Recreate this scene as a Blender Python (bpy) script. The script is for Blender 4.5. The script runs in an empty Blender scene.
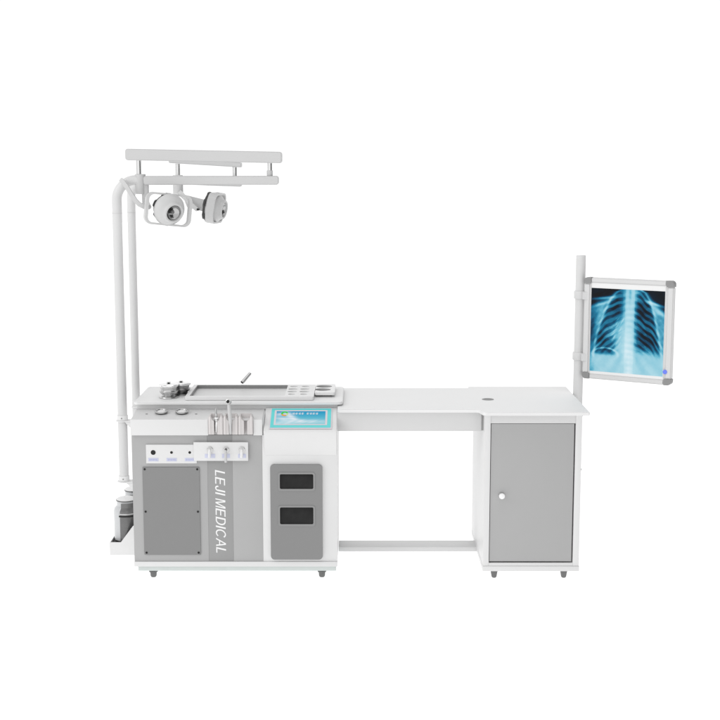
import bpy, bmesh, math, random
import numpy as np
from mathutils import Vector, Matrix
random.seed(4)
R = math.radians
SC = bpy.context.scene
COL = SC.collection

# ---------------------------------------------------------------- camera
cd = bpy.data.cameras.new('camera')
cam = bpy.data.objects.new('camera', cd); COL.objects.link(cam)
cam.location = (0, -6.1, 1.93)
cam.rotation_euler = (R(90 - 8.33), 0, 0)
cd.sensor_fit = 'HORIZONTAL'; cd.sensor_width = 36.0; cd.lens = 36.0 * 1332 / 720
cd.clip_start = 0.05; cd.clip_end = 200
SC.camera = cam

# ---------------------------------------------------------------- world: white surround, dark band on the right added for chrome streaks and darker right sides
W = bpy.data.worlds.new('World'); SC.world = W; W.use_nodes = True
nt = W.node_tree; nt.nodes.clear()
tc = nt.nodes.new('ShaderNodeTexCoord'); sx = nt.nodes.new('ShaderNodeSeparateXYZ')
nt.links.new(tc.outputs['Generated'], sx.inputs[0])
ng = nt.nodes.new('ShaderNodeMath'); ng.operation = 'MULTIPLY'; ng.inputs[1].default_value = -1
nt.links.new(sx.outputs['Y'], ng.inputs[0])
at = nt.nodes.new('ShaderNodeMath'); at.operation = 'ARCTAN2'
nt.links.new(sx.outputs['X'], at.inputs[0]); nt.links.new(ng.outputs[0], at.inputs[1])
mr = nt.nodes.new('ShaderNodeMapRange')
mr.inputs['From Min'].default_value = -math.pi; mr.inputs['From Max'].default_value = math.pi
nt.links.new(at.outputs[0], mr.inputs['Value'])
rp = nt.nodes.new('ShaderNodeValToRGB'); nt.links.new(mr.outputs[0], rp.inputs[0])
def azi(deg): return (deg + 180) / 360
stops = [(-180, 1), (-95, 1), (-88, .95), (-75, .55), (-60, .55), (-50, 1), (28, .9), (38, .85), (44, .06), (88, .06), (98, .45), (138, .55), (150, 1), (180, 1)]
el = rp.color_ramp.elements
while len(el) > 1: el.remove(el[-1])
el[0].position = 0; el[0].color = (1, 1, 1, 1)
for d, v in stops[1:]:
    e = el.new(azi(d)); e.color = (v, v, v, 1)
bg = nt.nodes.new('ShaderNodeBackground'); bg.inputs['Strength'].default_value = 1.06
nt.links.new(rp.outputs[0], bg.inputs['Color'])
wo = nt.nodes.new('ShaderNodeOutputWorld'); nt.links.new(bg.outputs[0], wo.inputs[0])

# ---------------------------------------------------------------- lamps (studio softbox, upper left)
def area(name, loc, target, size, power):
    l = bpy.data.lights.new(name, 'AREA'); l.shape = 'RECTANGLE'; l.size, l.size_y = size; l.energy = power
    o = bpy.data.objects.new(name, l); COL.objects.link(o); o.location = loc
    o.rotation_euler = (Vector(target) - Vector(loc)).to_track_quat('-Z', 'Y').to_euler()
    return o
area('softbox_key', (-4.6, -2.2, 3.6), (-.1, .2, .8), (2.4, 2.4), 42)
area('softbox_top', (.3, -.6, 4.6), (0, .3, .8), (3.0, 1.6), 27)

SC.view_settings.view_transform = 'Standard'; SC.view_settings.look = 'None'
SC.view_settings.exposure = 0; SC.view_settings.gamma = 1
SC.render.resolution_x = 1024; SC.render.resolution_y = 1024
SC.render.engine = 'CYCLES'
SC.cycles.max_bounces = 8

# ---------------------------------------------------------------- materials
def s2l(c):
    c = c / 255
    return c / 12.92 if c <= .04045 else ((c + .055) / 1.055) ** 2.4
MATS = {}
def mat(name, rgb, rough=.45, metal=0, var=.02, scale=9, bump=0, emit=None, coat=0, trans=0, spec=.4, alpha=1):
    m = bpy.data.materials.new(name); m.use_nodes = True
    t = m.node_tree; b = t.nodes['Principled BSDF']
    if isinstance(rgb, (int, float)): rgb = (rgb, rgb, rgb)
    lo = [c * (1 - var) for c in rgb]; hi = [min(1, c * (1 + var)) for c in rgb]
    tcn = t.nodes.new('ShaderNodeTexCoord')
    nz = t.nodes.new('ShaderNodeTexNoise'); nz.inputs['Scale'].default_value = scale; nz.inputs['Detail'].default_value = 5
    t.links.new(tcn.outputs['Object'], nz.inputs['Vector'])
    mx = t.nodes.new('ShaderNodeMix'); mx.data_type = 'RGBA'
    mx.inputs['A'].default_value = (*lo, 1); mx.inputs['B'].default_value = (*hi, 1)
    t.links.new(nz.outputs['Fac'], mx.inputs['Factor']); t.links.new(mx.outputs['Result'], b.inputs['Base Color'])
    rr = t.nodes.new('ShaderNodeMapRange'); rr.inputs['To Min'].default_value = max(0, rough - .05); rr.inputs['To Max'].default_value = rough + .05
    t.links.new(nz.outputs['Fac'], rr.inputs['Value']); t.links.new(rr.outputs[0], b.inputs['Roughness'])
    b.inputs['Metallic'].default_value = metal; b.inputs['Specular IOR Level'].default_value = spec
    b.inputs['Coat Weight'].default_value = coat; b.inputs['Transmission Weight'].default_value = trans
    b.inputs['Alpha'].default_value = alpha
    if bump:
        n2 = t.nodes.new('ShaderNodeTexNoise'); n2.inputs['Scale'].default_value = 420; n2.inputs['Detail'].default_value = 2
        t.links.new(tcn.outputs['Object'], n2.inputs['Vector'])
        bp = t.nodes.new('ShaderNodeBump'); bp.inputs['Strength'].default_value = bump; bp.inputs['Distance'].default_value = .001
        t.links.new(n2.outputs['Fac'], bp.inputs['Height']); t.links.new(bp.outputs[0], b.inputs['Normal'])
    if emit:
        b.inputs['Emission Color'].default_value = (*emit[0], 1); b.inputs['Emission Strength'].default_value = emit[1]
    return m
WHITE = mat('white_powder_coat', .735, .42, bump=.15)
WHITE2 = mat('white_laminate', .795, .5, bump=.1)
OFFW = mat('dimmed_white_coat', .65, .4, bump=.1)  # white dimmed in the colour for the shade on apron and riser
LIGHT = mat('light_grey_coat', .42, .5, bump=.15)
STRIPE = mat('mid_grey_stripe', .325, .5, bump=.15)
DARKG = mat('dark_grey_coat', .245, .5, bump=.15)
DOOR = mat('grey_door_coat', .41, .5, bump=.15)
ARM = mat('pale_grey_arm_coat', .565, .4, bump=.1)
POLE = mat('white_pole_coat', .65, .35, bump=.05)
PLINTH = mat('frosted_green_white_plinth', (.62, .665, .65), .3, var=.05, scale=30)
FOOT = mat('grey_rubber', .16, .6)
BLACK = mat('black_plastic', .012, .5)
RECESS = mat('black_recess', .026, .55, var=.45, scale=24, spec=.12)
GREYM = mat('grey_plastic_corner', .26, .45)
CHROME = mat('polished_steel', .82, .12, 1, var=.02)
STEEL = mat('brushed_steel', .56, .25, 1, var=.06, scale=40)
DSTEEL = mat('dark_steel', .15, .3, 1, var=.1)
PINKG = mat('pale_holder_plastic', (.63, .605, .60), .45)
CUPL = mat('pale_cup_lip', (.70, .67, .665), .5)
LAV = mat('lavender_label', (.58, .60, .74), .6)
LAVINK = mat('label_ink', (.44, .46, .64), .6)
CYAN = mat('turquoise_bezel', (.12, .66, .66), .4)
PINKW = mat('pinkish_screen_rim', (.70, .64, .68), .5)
LET = mat('white_lettering', .86, .5)
BLUEB = mat('blue_button', (.15, .22, .85), .4)
JARW = mat('frosted_jar_glass', (.57, .58, .59), .12, var=.02)
JARD = mat('smoked_jar_lining', .17, .28, .6, var=.25, scale=12)
TRAYF = mat('tray_inner_steel', .64, .4, 0)
TRAYW = mat('tray_wall_shade', .25, .4)  # dark grey standing in for shade inside the tray
CUP = mat('cup_interior', .42, .5)
LENS = mat('lens_glass', .08, .08, spec=.9)
ALU = mat('white_aluminium', .64, .35, .0, bump=.1)
FLOOR = mat('glowing_white_floor', .35, .9, var=0, spec=0, emit=((1, 1, 1), .95))  # emission added so the floor glows and washes out contact shadows

def colour_mat(name, emit_k, base_k, rough=.3):
    m = bpy.data.materials.new(name); m.use_nodes = True
    t = m.node_tree; b = t.nodes['Principled BSDF']
    a = t.nodes.new('ShaderNodeVertexColor'); a.layer_name = 'Col'
    mx = t.nodes.new('ShaderNodeMix'); mx.data_type = 'RGBA'; mx.blend_type = 'MULTIPLY'; mx.inputs['Factor'].default_value = 1
    mx.inputs['B'].default_value = (base_k, base_k, base_k, 1)
    t.links.new(a.outputs['Color'], mx.inputs['A']); t.links.new(mx.outputs['Result'], b.inputs['Base Color'])
    t.links.new(a.outputs['Color'], b.inputs['Emission Color']); b.inputs['Emission Strength'].default_value = emit_k
    b.inputs['Roughness'].default_value = rough; b.inputs['Specular IOR Level'].default_value = .15
    return m
FILM = colour_mat('backlit_film', .55, .42)
SCREEN = colour_mat('lit_screen', .5, .45)

# ---------------------------------------------------------------- object helpers
ORG = {}
def thing(name, label, cat, loc, group=None):
    o = bpy.data.objects.new(name, None); COL.objects.link(o); o.location = loc
    o.empty_display_size = .05
    o['label'] = label; o['category'] = cat
    if group: o['group'] = group
    ORG[o] = Vector(loc); return o
def tag(o, label, cat, group=None):
    o['label'] = label; o['category'] = cat
    if group: o['group'] = group
    return o
def obj(name, bm, m, parent=None, smooth=35):
    """link a bmesh whose vertices are in world coordinates as one mesh object"""
    bmesh.ops.recalc_face_normals(bm, faces=bm.faces)
    vs = [v.co for v in bm.verts]
    lo = Vector((min(v.x for v in vs), min(v.y for v in vs), min(v.z for v in vs)))
    hi = Vector((max(v.x for v in vs), max(v.y for v in vs), max(v.z for v in vs)))
    c = Vector(((lo.x + hi.x) / 2, (lo.y + hi.y) / 2, lo.z))
    for v in bm.verts: v.co -= c
    me = bpy.data.meshes.new(name); bm.to_mesh(me); bm.free()
    me.materials.append(m)
    for p in me.polygons: p.use_smooth = True
    me.set_sharp_from_angle(angle=R(smooth))
    o = bpy.data.objects.new(name, me); COL.objects.link(o)
    ORG[o] = c
    if parent: o.parent = parent; o.location = c - ORG[parent]
    else: o.location = c
    return o
def bx(bm, x0, x1, y0, y1, z0, z1, bev=0, seg=2):
    t = bmesh.new()
    r = bmesh.ops.create_cube(t, size=1)
    for v in t.verts:
        v.co = Vector((x0 + (v.co.x + .5) * (x1 - x0), y0 + (v.co.y + .5) * (y1 - y0), z0 + (v.co.z + .5) * (z1 - z0)))
    if bev: bmesh.ops.bevel(t, geom=t.edges[:], offset=bev, segments=seg, affect='EDGES', profile=.6)
    join(bm, t)
def join(bm, t, M=None):
    if M is not None: t.transform(M)
    me = bpy.data.meshes.new('tmp'); t.to_mesh(me); t.free(); bm.from_mesh(me); bpy.data.meshes.remove(me)
def box(name, x0, x1, y0, y1, z0, z1, m, parent=None, bev=.002):
    bm = bmesh.new(); bx(bm, x0, x1, y0, y1, z0, z1, bev); return obj(name, bm, m, parent)
def frame_to(p, d):
    q = Vector(d).normalized().to_track_quat('Z', 'Y')
    return Matrix.Translation(Vector(p)) @ q.to_matrix().to_4x4()
def lathe(bm, prof, origin=(0, 0, 0), axis=(0, 0, 1), n=40):
    t = bmesh.new(); rings = []
    for r, z in prof:
        if r < 1e-6: rings.append([t.verts.new((0, 0, z))])
        else: rings.append([t.verts.new((r * math.cos(2 * math.pi * i / n), r * math.sin(2 * math.pi * i / n), z)) for i in range(n)])
    for a, b in zip(rings, rings[1:]):
        for i in range(n):
            j = (i + 1) % n
            if len(a) == 1 and len(b) == 1: continue
            if len(a) == 1: t.faces.new((a[0], b[i], b[j]))
            elif len(b) == 1: t.faces.new((a[i], a[j], b[0]))
            else: t.faces.new((a[i], a[j], b[j], b[i]))
    join(bm, t, frame_to(origin, axis))
def rod(bm, a, b, r, r2=None, n=28, bev=.0015):
    a = Vector(a); b = Vector(b); L = (b - a).length; r2 = r if r2 is None else r2
    e = min(bev, r * .4)
    lathe(bm, [(0, 0), (r - e, 0), (r, e), (r2, L - e), (r2 - e, L), (0, L)], a, b - a, n)
def tube(bm, pts, r, n=24, radii=None, flat=None):
    """swept tube along points, parallel transported; flat=(a,b) gives a rectangular section"""
    pts = [Vector(p) for p in pts]; t = bmesh.new(); rings = []
    tan = []
    for i in range(len(pts)):
        d = (pts[min(i + 1, len(pts) - 1)] - pts[max(i - 1, 0)]).normalized(); tan.append(d)
    up = Vector((0, 1, 0))
    if abs(tan[0].dot(up)) > .9: up = Vector((1, 0, 0))
    nrm = (up - tan[0] * up.dot(tan[0])).normalized()
    for i, p in enumerate(pts):
        if i: nrm = (nrm - tan[i] * nrm.dot(tan[i])).normalized()
        bn = tan[i].cross(nrm); rr = radii[i] if radii else r
        if flat:
            a, b = flat
            rings.append([t.verts.new(p + nrm * a * sa + bn * b * sb) for sa, sb in ((1, 1), (-1, 1), (-1, -1), (1, -1))])
        else:
            rings.append([t.verts.new(p + (nrm * math.cos(2 * math.pi * k / n) + bn * math.sin(2 * math.pi * k / n)) * rr) for k in range(n)])
    m = len(rings[0])
    for a, b in zip(rings, rings[1:]):
        for k in range(m): t.faces.new((a[k], a[(k + 1) % m], b[(k + 1) % m], b[k]))
    t.faces.new(rings[0]); t.faces.new(rings[-1])
    join(bm, t)
def prism(bm, poly, depth, plane='XZ', at_=0, bev=0):
    """polygon (a,b) in the named plane, extruded along the remaining axis from at_ to at_+depth"""
    t = bmesh.new()
    def P(a, b, c): return {'XZ': (a, c, b), 'YZ': (c, a, b), 'XY': (a, b, c)}[plane]
    n = len(poly)
    v0 = [t.verts.new(P(a, b, at_)) for a, b in poly]; v1 = [t.verts.new(P(a, b, at_ + depth)) for a, b in poly]
    t.faces.new(v0); t.faces.new(v1)
    for i in range(n): t.faces.new((v0[i], v0[(i + 1) % n], v1[(i + 1) % n], v1[i]))
    bmesh.ops.recalc_face_normals(t, faces=t.faces)
    if bev: bmesh.ops.bevel(t, geom=[e for e in t.edges if e.calc_face_angle(0) > R(28)], offset=bev, segments=2, affect='EDGES', clamp_overlap=True)
    join(bm, t)
def rrect(x0, x1, z0, z1, r, n=6):
    out = []
    for cx, cz, a0 in ((x1 - r, z1 - r, 0), (x0 + r, z1 - r, 90), (x0 + r, z0 + r, 180), (x1 - r, z0 + r, 270)):
        for i in range(n + 1):
            a = R(a0 + 90 * i / n); out.append((cx + r * math.cos(a), cz + r * math.sin(a)))
    return out
def circle(cx, cy, r, n=28): return [(cx + r * math.cos(2 * math.pi * i / n), cy + r * math.sin(2 * math.pi * i / n)) for i in range(n)]
def plate_holes(bm, outer, holes, depth, plane, at_):
    t = bmesh.new()
    def P(a, b, c): return {'XZ': (a, c, b), 'YZ': (c, a, b), 'XY': (a, b, c)}[plane]
    edges = []
    for loop in [outer] + holes:
        vs = [t.verts.new(P(a, b, at_)) for a, b in loop]
        for i in range(len(vs)): edges.append(t.edges.new((vs[i], vs[(i + 1) % len(vs)])))
    r = bmesh.ops.triangle_fill(t, use_beauty=True, use_dissolve=False, edges=edges)
    ex = bmesh.ops.extrude_face_region(t, geom=t.faces[:])
    d = Vector(P(0, 0, depth))
    bmesh.ops.translate(t, vec=d, verts=[g for g in ex['geom'] if isinstance(g, bmesh.types.BMVert)])
    bmesh.ops.recalc_face_normals(t, faces=t.faces)
    join(bm, t)
def bar(name, x0, x1, za, zb, y, hz, hy, m, parent, r=.012):
    """horizontal arm with rounded corners, its centre line going from za to zb"""
    bm = bmesh.new(); prism(bm, rrect(x0, x1, -hz, hz, r, 5), 2 * hy, 'XZ', y - hy, .003)
    for v in bm.verts: v.co.z += za + (zb - za) * (v.co.x - x0) / (x1 - x0)
    return obj(name, bm, m, parent)
def text_bm(s, shear=0, extrude=.002, offset=0):
    c = bpy.data.curves.new('t', 'FONT'); c.body = s; c.shear = shear; c.extrude = extrude; c.offset = offset
    o = bpy.data.objects.new('t', c); COL.objects.link(o)
    bpy.context.view_layer.update()
    me = bpy.data.meshes.new_from_object(o.evaluated_get(bpy.context.evaluated_depsgraph_get()))
    bm = bmesh.new(); bm.from_mesh(me)
    bpy.data.objects.remove(o); bpy.data.meshes.remove(me); bpy.data.curves.remove(c)
    return bm
def fit_text(s, org, xdir, ydir, length, height, shear=0, offset=0, depth=.0012):
    bm = text_bm(s, 0, .5, offset)
    cap = max(v.co.y for v in bm.verts)
    seen = set()
    for v0 in bm.verts:
        if v0 in seen: continue
        isl = [v0]; seen.add(v0)
        for v in isl:
            for e in v.link_edges:
                o = e.other_vert(v)
                if o not in seen: seen.add(o); isl.append(o)
        lo = min(v.co.y for v in isl); hi = max(v.co.y for v in isl)
        if lo < -.05:
            for v in isl: v.co.y = (v.co.y - lo) / (hi - lo) * cap
    for v in bm.verts: v.co.x += shear * v.co.y
    xs = [v.co.x for v in bm.verts]; ys = [v.co.y for v in bm.verts]
    x0, x1, y0, y1 = min(xs), max(xs), min(ys), max(ys)
    X = Vector(xdir); Y = Vector(ydir); N = X.cross(Y)
    for v in bm.verts:
        v.co = Vector(org) + X * ((v.co.x - x0) / (x1 - x0) * length) + Y * ((v.co.y - y0) / (y1 - y0) * height) + N * (v.co.z * depth)
    return bm
def grid_picture(name, P00, PU, PV, nu, nv, fn, m, parent=None):
    """thin sheet with a painted picture: fn(u,v) arrays -> rgb (linear)"""
    P00, PU, PV = Vector(P00), Vector(PU), Vector(PV); N = PV.cross(PU).normalized()
    u = np.linspace(0, 1, nu); v = np.linspace(0, 1, nv); U, V = np.meshgrid(u, v)
    rgb = fn(U, V)
    verts = [tuple(P00 + PU * float(a) + PV * float(b)) for b in v for a in u]
    faces = [(j * nu + i, (j + 1) * nu + i, (j + 1) * nu + i + 1, j * nu + i + 1) for j in range(nv - 1) for i in range(nu - 1)]
    k = len(verts)
    back = -N * .0008
    cs = [0, nu - 1, nv * nu - 1, (nv - 1) * nu]
    for c in cs: verts.append(tuple(Vector(verts[c]) + back))
    faces.append((k, k + 1, k + 2, k + 3))
    c0 = P00.copy()
    verts = [tuple(Vector(q) - c0) for q in verts]
    me = bpy.data.meshes.new(name); me.from_pydata(verts, [], faces); me.update()
    ca = me.color_attributes.new('Col', 'FLOAT_COLOR', 'POINT')
    arr = np.ones((len(verts), 4), dtype=np.float32); arr[:nu * nv, :3] = rgb.reshape(-1, 3)
    ca.data.foreach_set('color', arr.ravel()); me.materials.append(m)
    o = bpy.data.objects.new(name, me); COL.objects.link(o); ORG[o] = c0
    if parent: o.parent = parent; o.location = c0 - ORG[parent]
    else: o.location = c0
    return o

# ================================================================ SETTING
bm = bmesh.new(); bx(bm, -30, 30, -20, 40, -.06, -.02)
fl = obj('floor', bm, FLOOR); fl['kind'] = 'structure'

# ================================================================ TREATMENT CABINET
tcab = thing('treatment_cabinet', 'wide white and grey treatment cabinet with blue touch screen and vertical lettering', 'medical cabinet', (-.59, .3, -.02))
bm = bmesh.new()
prism(bm, [(.6, .05), (.008, .05), (.008, .755), (.15, .776), (.6, .776)], .618, 'YZ', -1.067, .002)
prism(bm, [(.6, .05), (.021, .05), (.021, .69), (.1495, .735), (.1495, .776), (.6, .776)], .3412, 'YZ', -.4486, .002)
obj('body', bm, WHITE, tcab)
# front lower white strip and plinth
box('bottom_rail', -1.068, -.107, -.006, .02, .0495, .0735, WHITE, tcab, .002)
box('plinth', -1.052, -.113, .008, .58, .0245, .0475, PLINTH, tcab, .002)
for fx, fy in ((-.988, .06), (-.182, .06), (-.988, .53), (-.182, .53)):
    bm = bmesh.new(); lathe(bm, [(0, -.02), (.011, -.02), (.0145, -.014), (.016, .004), (.021, .006), (.021, .0125), (.012, .013), (.012, .024), (0, .024)], (fx, fy, 0), n=28)
    obj('foot', bm, FOOT, tcab)
# grey front with darker stripe
bm = bmesh.new(); bx(bm, -1.067, -.7145, 0, .012, .074, .683, .0012); bx(bm, -.597, -.4575, 0, .012, .074, .683, .0012)
obj('front_panel', bm, LIGHT, tcab)
st = box('stripe', -.7143, -.5972, .0006, .012, .074, .683, STRIPE, tcab, .0003)
def letters():
    """outlines (outer, holes) of plain sans capitals, cap height 1, stroke t"""
    t = .17
    def arc(cx, cy, rx, ry, a0, a1, n=14): return [(cx + rx * math.cos(R(a0 + (a1 - a0) * i / n)), cy + ry * math.sin(R(a0 + (a1 - a0) * i / n))) for i in range(n + 1)]
    G = {}
    G['L'] = (.62, [(0, 0), (.60, 0), (.60, .115), (t, .115), (t, 1), (0, 1)], [])
    G['E'] = (.74, [(0, 0), (.72, 0), (.72, .115), (t, .115), (t, .455), (.66, .455), (.66, .57), (t, .57), (t, .885), (.70, .885), (.70, 1), (0, 1)], [])
    G['I'] = (t, [(0, 0), (t, 0), (t, 1), (0, 1)], [])
    G['J'] = (.58, [(.56, 1), (.56 - t, 1), (.56 - t, .29)] + arc(.28, .27, .135, .16, 0, -180, 10)[1:] + [(.135, .33), (.0, .31)] + arc(.28, .27, .28, .285, -180, 0, 14), [])
    G['M'] = (.90, [(0, 0), (.125, 0), (.125, .84), (.385, 0), (.515, 0), (.775, .84), (.775, 0), (.90, 0), (.90, 1), (.70, 1), (.45, .22), (.20, 1), (0, 1)], [])
    G['D'] = (.80, [(0, 0), (.36, 0)] + arc(.36, .5, .44, .5, -90, 90, 18)[1:] + [(0, 1)], [[(t, .115), (.35, .115)] + arc(.35, .5, .30, .385, -90, 90, 14)[1:] + [(t, .885)]])
    G['C'] = (.86, arc(.45, .5, .45, .515, 38, 322, 28) + arc(.45, .5, .305, .395, 322, 38, 22), [])
    G['A'] = (.88, [(0, 0), (.15, 0), (.255, .30), (.625, .30), (.73, 0), (.88, 0), (.52, 1), (.36, 1)], [[(.293, .41), (.587, .41), (.44, .85)]])
    return G
def sign(word, org, xdir, ydir, length, height, shear, depth):
    G = letters(); x = 0; items = []
    for ch in word:
        if ch == ' ': x += .34; continue
        w, o, h = G[ch]; items.append((x, o, h)); x += w + (.145 if ch not in 'LA' else .10)
    total = x - .1 + shear; X = Vector(xdir); Y = Vector(ydir); N = X.cross(Y); bm = bmesh.new()
    for x0, o, h in items:
        f = lambda p: ((x0 + p[0] + shear * p[1]) / total * length, p[1] * height)
        plate_holes(bm, [f(p) for p in o], [[f(p) for p in q] for q in h], depth, 'XY', 0)
    for v in bm.verts: v.co = Vector(org) + X * v.co.x + Y * v.co.y + N * v.co.z
    return bm
bm = sign('LEJI MEDICAL', (-.6795, .0004, .517), (0, 0, -1), (1, 0, 0), .412, .0465, .24, .0007)
obj('lettering', bm, LET, tcab)
# access panel with six screws
bm = bmesh.new(); prism(bm, rrect(-1.0185, -.7515, .107, .531, .004, 3), .006, 'XZ', -.006, .0012)
ap = obj('access_panel', bm, DARKG, tcab)
for sxx in (-1.008, -.762):
    for sz in (.521, .317, .118):
        bm = bmesh.new(); lathe(bm, [(0, 0), (.0052, 0), (.0048, .002), (.002, .003), (.0018, .0012), (0, .0012)], (sxx, -.006, sz), (0, -1, 0), 16)
        obj('screw', bm, BLACK, ap)
# control plates
cp = box('control_plate', -.9995, -.763, -.009, -.0002, .5495, .6385, WHITE, tcab, .0015)
for hx, hr in ((-.9655, .0115), (-.880, .0065), (-.795, .0065)):
    bm = bmesh.new(); lathe(bm, [(0, .0002), (hr, .0002), (hr, .0016), (hr * .8, .002), (hr * .72, .0007), (0, .0007)], (hx, -.009, .602), (0, -1, 0), 28)
    obj('port', bm, BLACK, cp)
    bm = bmesh.new(); lathe(bm, [(hr * 1.02, .0001), (hr + .0028, .0001), (hr + .0022, .0012), (hr * 1.02, .0012)], (hx, -.009, .602), (0, -1, 0), 28)
    obj('port_ring', bm, WHITE2, cp)
    lb = box('label_strip', hx - .024, hx + .024, -.0098, -.0089, .5595, .5755, LAV, cp, .0002)
    bm = bmesh.new()
    for k in range(5): bx(bm, hx - .018 + k * .0078, hx - .0135 + k * .0078, -.0103, -.0098, .5635 + .001 * (k % 2), .571)
    obj('label_marks', bm, LAVINK, cp)
cp2 = box('hook_plate', -.776, -.5215, -.018, -.0094, .5635, .652, WHITE, tcab, .0015)
for i, hx in enumerate((-.6997, -.6249, -.5501)):
    hk = []
    w = .022
    lb = box('label_strip', hx - w * (1.1 if i == 0 else .85), hx + w * (1.1 if i == 0 else .85), -.0188, -.0179, .5775, .597, LAV, cp2, .0002)
    bm = bmesh.new(); lathe(bm, [(0, 0), (.0145, 0), (.0145, .003), (.011, .005), (.006, .005), (0, .005)], (hx, -.018, .618), (0, -1, 0), 28)
    h = obj('hook_base', bm, STEEL, cp2)
    bm = bmesh.new()
    if i == 1: tube(bm, [(hx, -.023, .620), (hx, -.034, .622), (hx + .001, -.041, .615), (hx + .001, -.043, .60), (hx + .001, -.043, .562)], .0062, 16)
    else: tube(bm, [(hx, -.022, .618), (hx, -.030, .617), (hx, -.034, .608), (hx - .001, -.035, .583)], .0062, 16, radii=[.005, .006, .0068, .0072])
    obj('hook', bm, WHITE2 if i != 1 else ARM, h)
    if i == 1:
        bm = bmesh.new(); lathe(bm, [(0, 0), (.006, 0), (.005, .002), (0, .002)], (hx + .002, -.0405, .6225), (0, -1, .3), 16); obj('hook_pin', bm, DSTEEL, h)
# upper band and ledge
bm = bmesh.new(); bx(bm, -1.069, -.7065, -.014, .03, .6835, .759, .003); bx(bm, -.4965, -.4545, -.014, .03, .6835, .759, .003); bx(bm, -.7065, -.4965, .014, .03, .6835, .757, 0)
obj('console_band', bm, WHITE, tcab)
bm = bmesh.new(); prism(bm, [(-.012, .7592), (.15, .7785), (.15, .766), (-.012, .7535)], -.4545 + 1.066, 'YZ', -1.066, .0012)
obj('console_ledge', bm, OFFW, tcab)
# cups for the hand instruments
for i in range(3):
    cx = -.6705 + i * .0695; w = .0343
    out = [(cx - w, .6895), (cx - w, .768), (cx - w + .003, .7765), (cx - w + .008, .7815), (cx - .0225, .7815)]
    out += [(cx - .0220 + .0140 * (1 - math.cos(R(a))), .7815 - .026 * math.sin(R(a))) for a in (15, 35, 55, 72, 88)]
    out += [(cx - .0070, .750), (cx - .0070, .6895)]
    bm = bmesh.new()
    prism(bm, out, .040, 'XZ', -.024, .0012)
    prism(bm, [(2 * cx - a, b) for a, b in out][::-1], .040, 'XZ', -.024, .0012)
    bx(bm, cx - .0335, cx + .0335, .0065, .0135, .6895, .755); bx(bm, cx - .028, cx + .028, .0142, .0175, .757, .7835, .001)
    cu = obj('instrument_cup', bm, PINKG, tcab)
    for sgn in (-1, 1):
        for q, top in ((.0265, .776),):
            bm = bmesh.new(); bx(bm, cx + sgn * q - .0032, cx + sgn * q + .0032, -.0268, -.0241, .690, top, .001)
            obj('cup_lip', bm, CUPL, cu)
# ledge knobs and pins
def zledge(y): return .7592 + (y + .012) / .162 * .0193
for kx in (-.937, -.8405):
    bm = bmesh.new(); y = .085
    lathe(bm, [(0, -.004), (.024, -.004), (.0275, .001), (.0285, .0045), (0, .0045)], (kx, y, zledge(y) + .001), (0, -.12, 1), 40)
    kn = obj('knob', bm, DSTEEL, tcab)
    bm = bmesh.new(); lathe(bm, [(.022, .0046), (.0295, .0046), (.0315, .008), (.031, .0115), (.0275, .0135), (.0235, .0125), (.022, .0095)], (kx, y, zledge(y) + .001), (0, -.12, 1), 40)
    obj('knob_ring', bm, STEEL, kn)
    bm = bmesh.new(); lathe(bm, [(0, .0047), (.0217, .0047), (.0217, .0085), (.019, .0095), (0, .0100)], (kx, y, zledge(y) + .001), (0, -.12, 1), 36)
    obj('knob_face', bm, WHITE2, kn)
for kx in (-1.005, -.772):
    bm = bmesh.new(); y = .07; lathe(bm, [(0, 0), (.006, 0), (.005, .0018), (0, .002)], (kx, y, zledge(y)), (0, -.12, 1), 18)
    obj('indicator_dot', bm, GREYM, tcab)
# riser and worktop
box('riser', -1.064, -.108, .15, .575, .7765, .8018, OFFW, tcab, .002)
bm = bmesh.new(); prism(bm, rrect(-1.0775, -.081, .13, .58, .022, 6), .0135, 'XY', .802, .0035)
obj('worktop', bm, WHITE2, tcab)
# display housing
bm = bmesh.new()
hp = [(.02, .585), (-.0006, .585), (-.010, .62), (-.026, .672), (-.0325, .695), (-.0325, .707), (-.025, .7165), (.14, .786), (.149, .786), (.1492, .7764), (.1492, .74), (.02, .70)]
prism(bm, hp, -.1072 + .448, 'YZ', -.448, .003)
obj('display_housing', bm, WHITE, tcab)
box('front_face', -.4572, -.1072, 0, .02, .0738, .683, WHITE, tcab, .001)
A = Vector((0, .13, .7824)); B = Vector((0, -.020, .7200)); dn = (A - B).normalized(); nn = Vector((0, -dn.z, dn.y))
def onscreen(x, t, h): p = B + (A - B) * t + nn * h; return Vector((x, p.y, p.z))
def slab(name, x0, x1, t0, t1, h0, h1, m, parent):
    bm = bmesh.new(); vs = [bm.verts.new(onscreen(x, t, h)) for h in (h0, h1) for x, t in ((x0, t0), (x1, t0), (x1, t1), (x0, t1))]
    for f in ((0, 1, 2, 3), (4, 5, 6, 7), (0, 1, 5, 4), (1, 2, 6, 5), (2, 3, 7, 6), (3, 0, 4, 7)): bm.faces.new([vs[k] for k in f])
    return obj(name, bm, m, parent)
rim = slab('touch_screen', -.4235, -.1315, -.045, 1.035, .0005, .0022, PINKW, tcab)
slab('bezel', -.4185, -.1365, 0, 1.0, .0022, .0032, CYAN, rim)
slab('inner_bezel', -.403, -.1535, .125, .90, .0032, .004, PINKW, rim)
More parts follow.
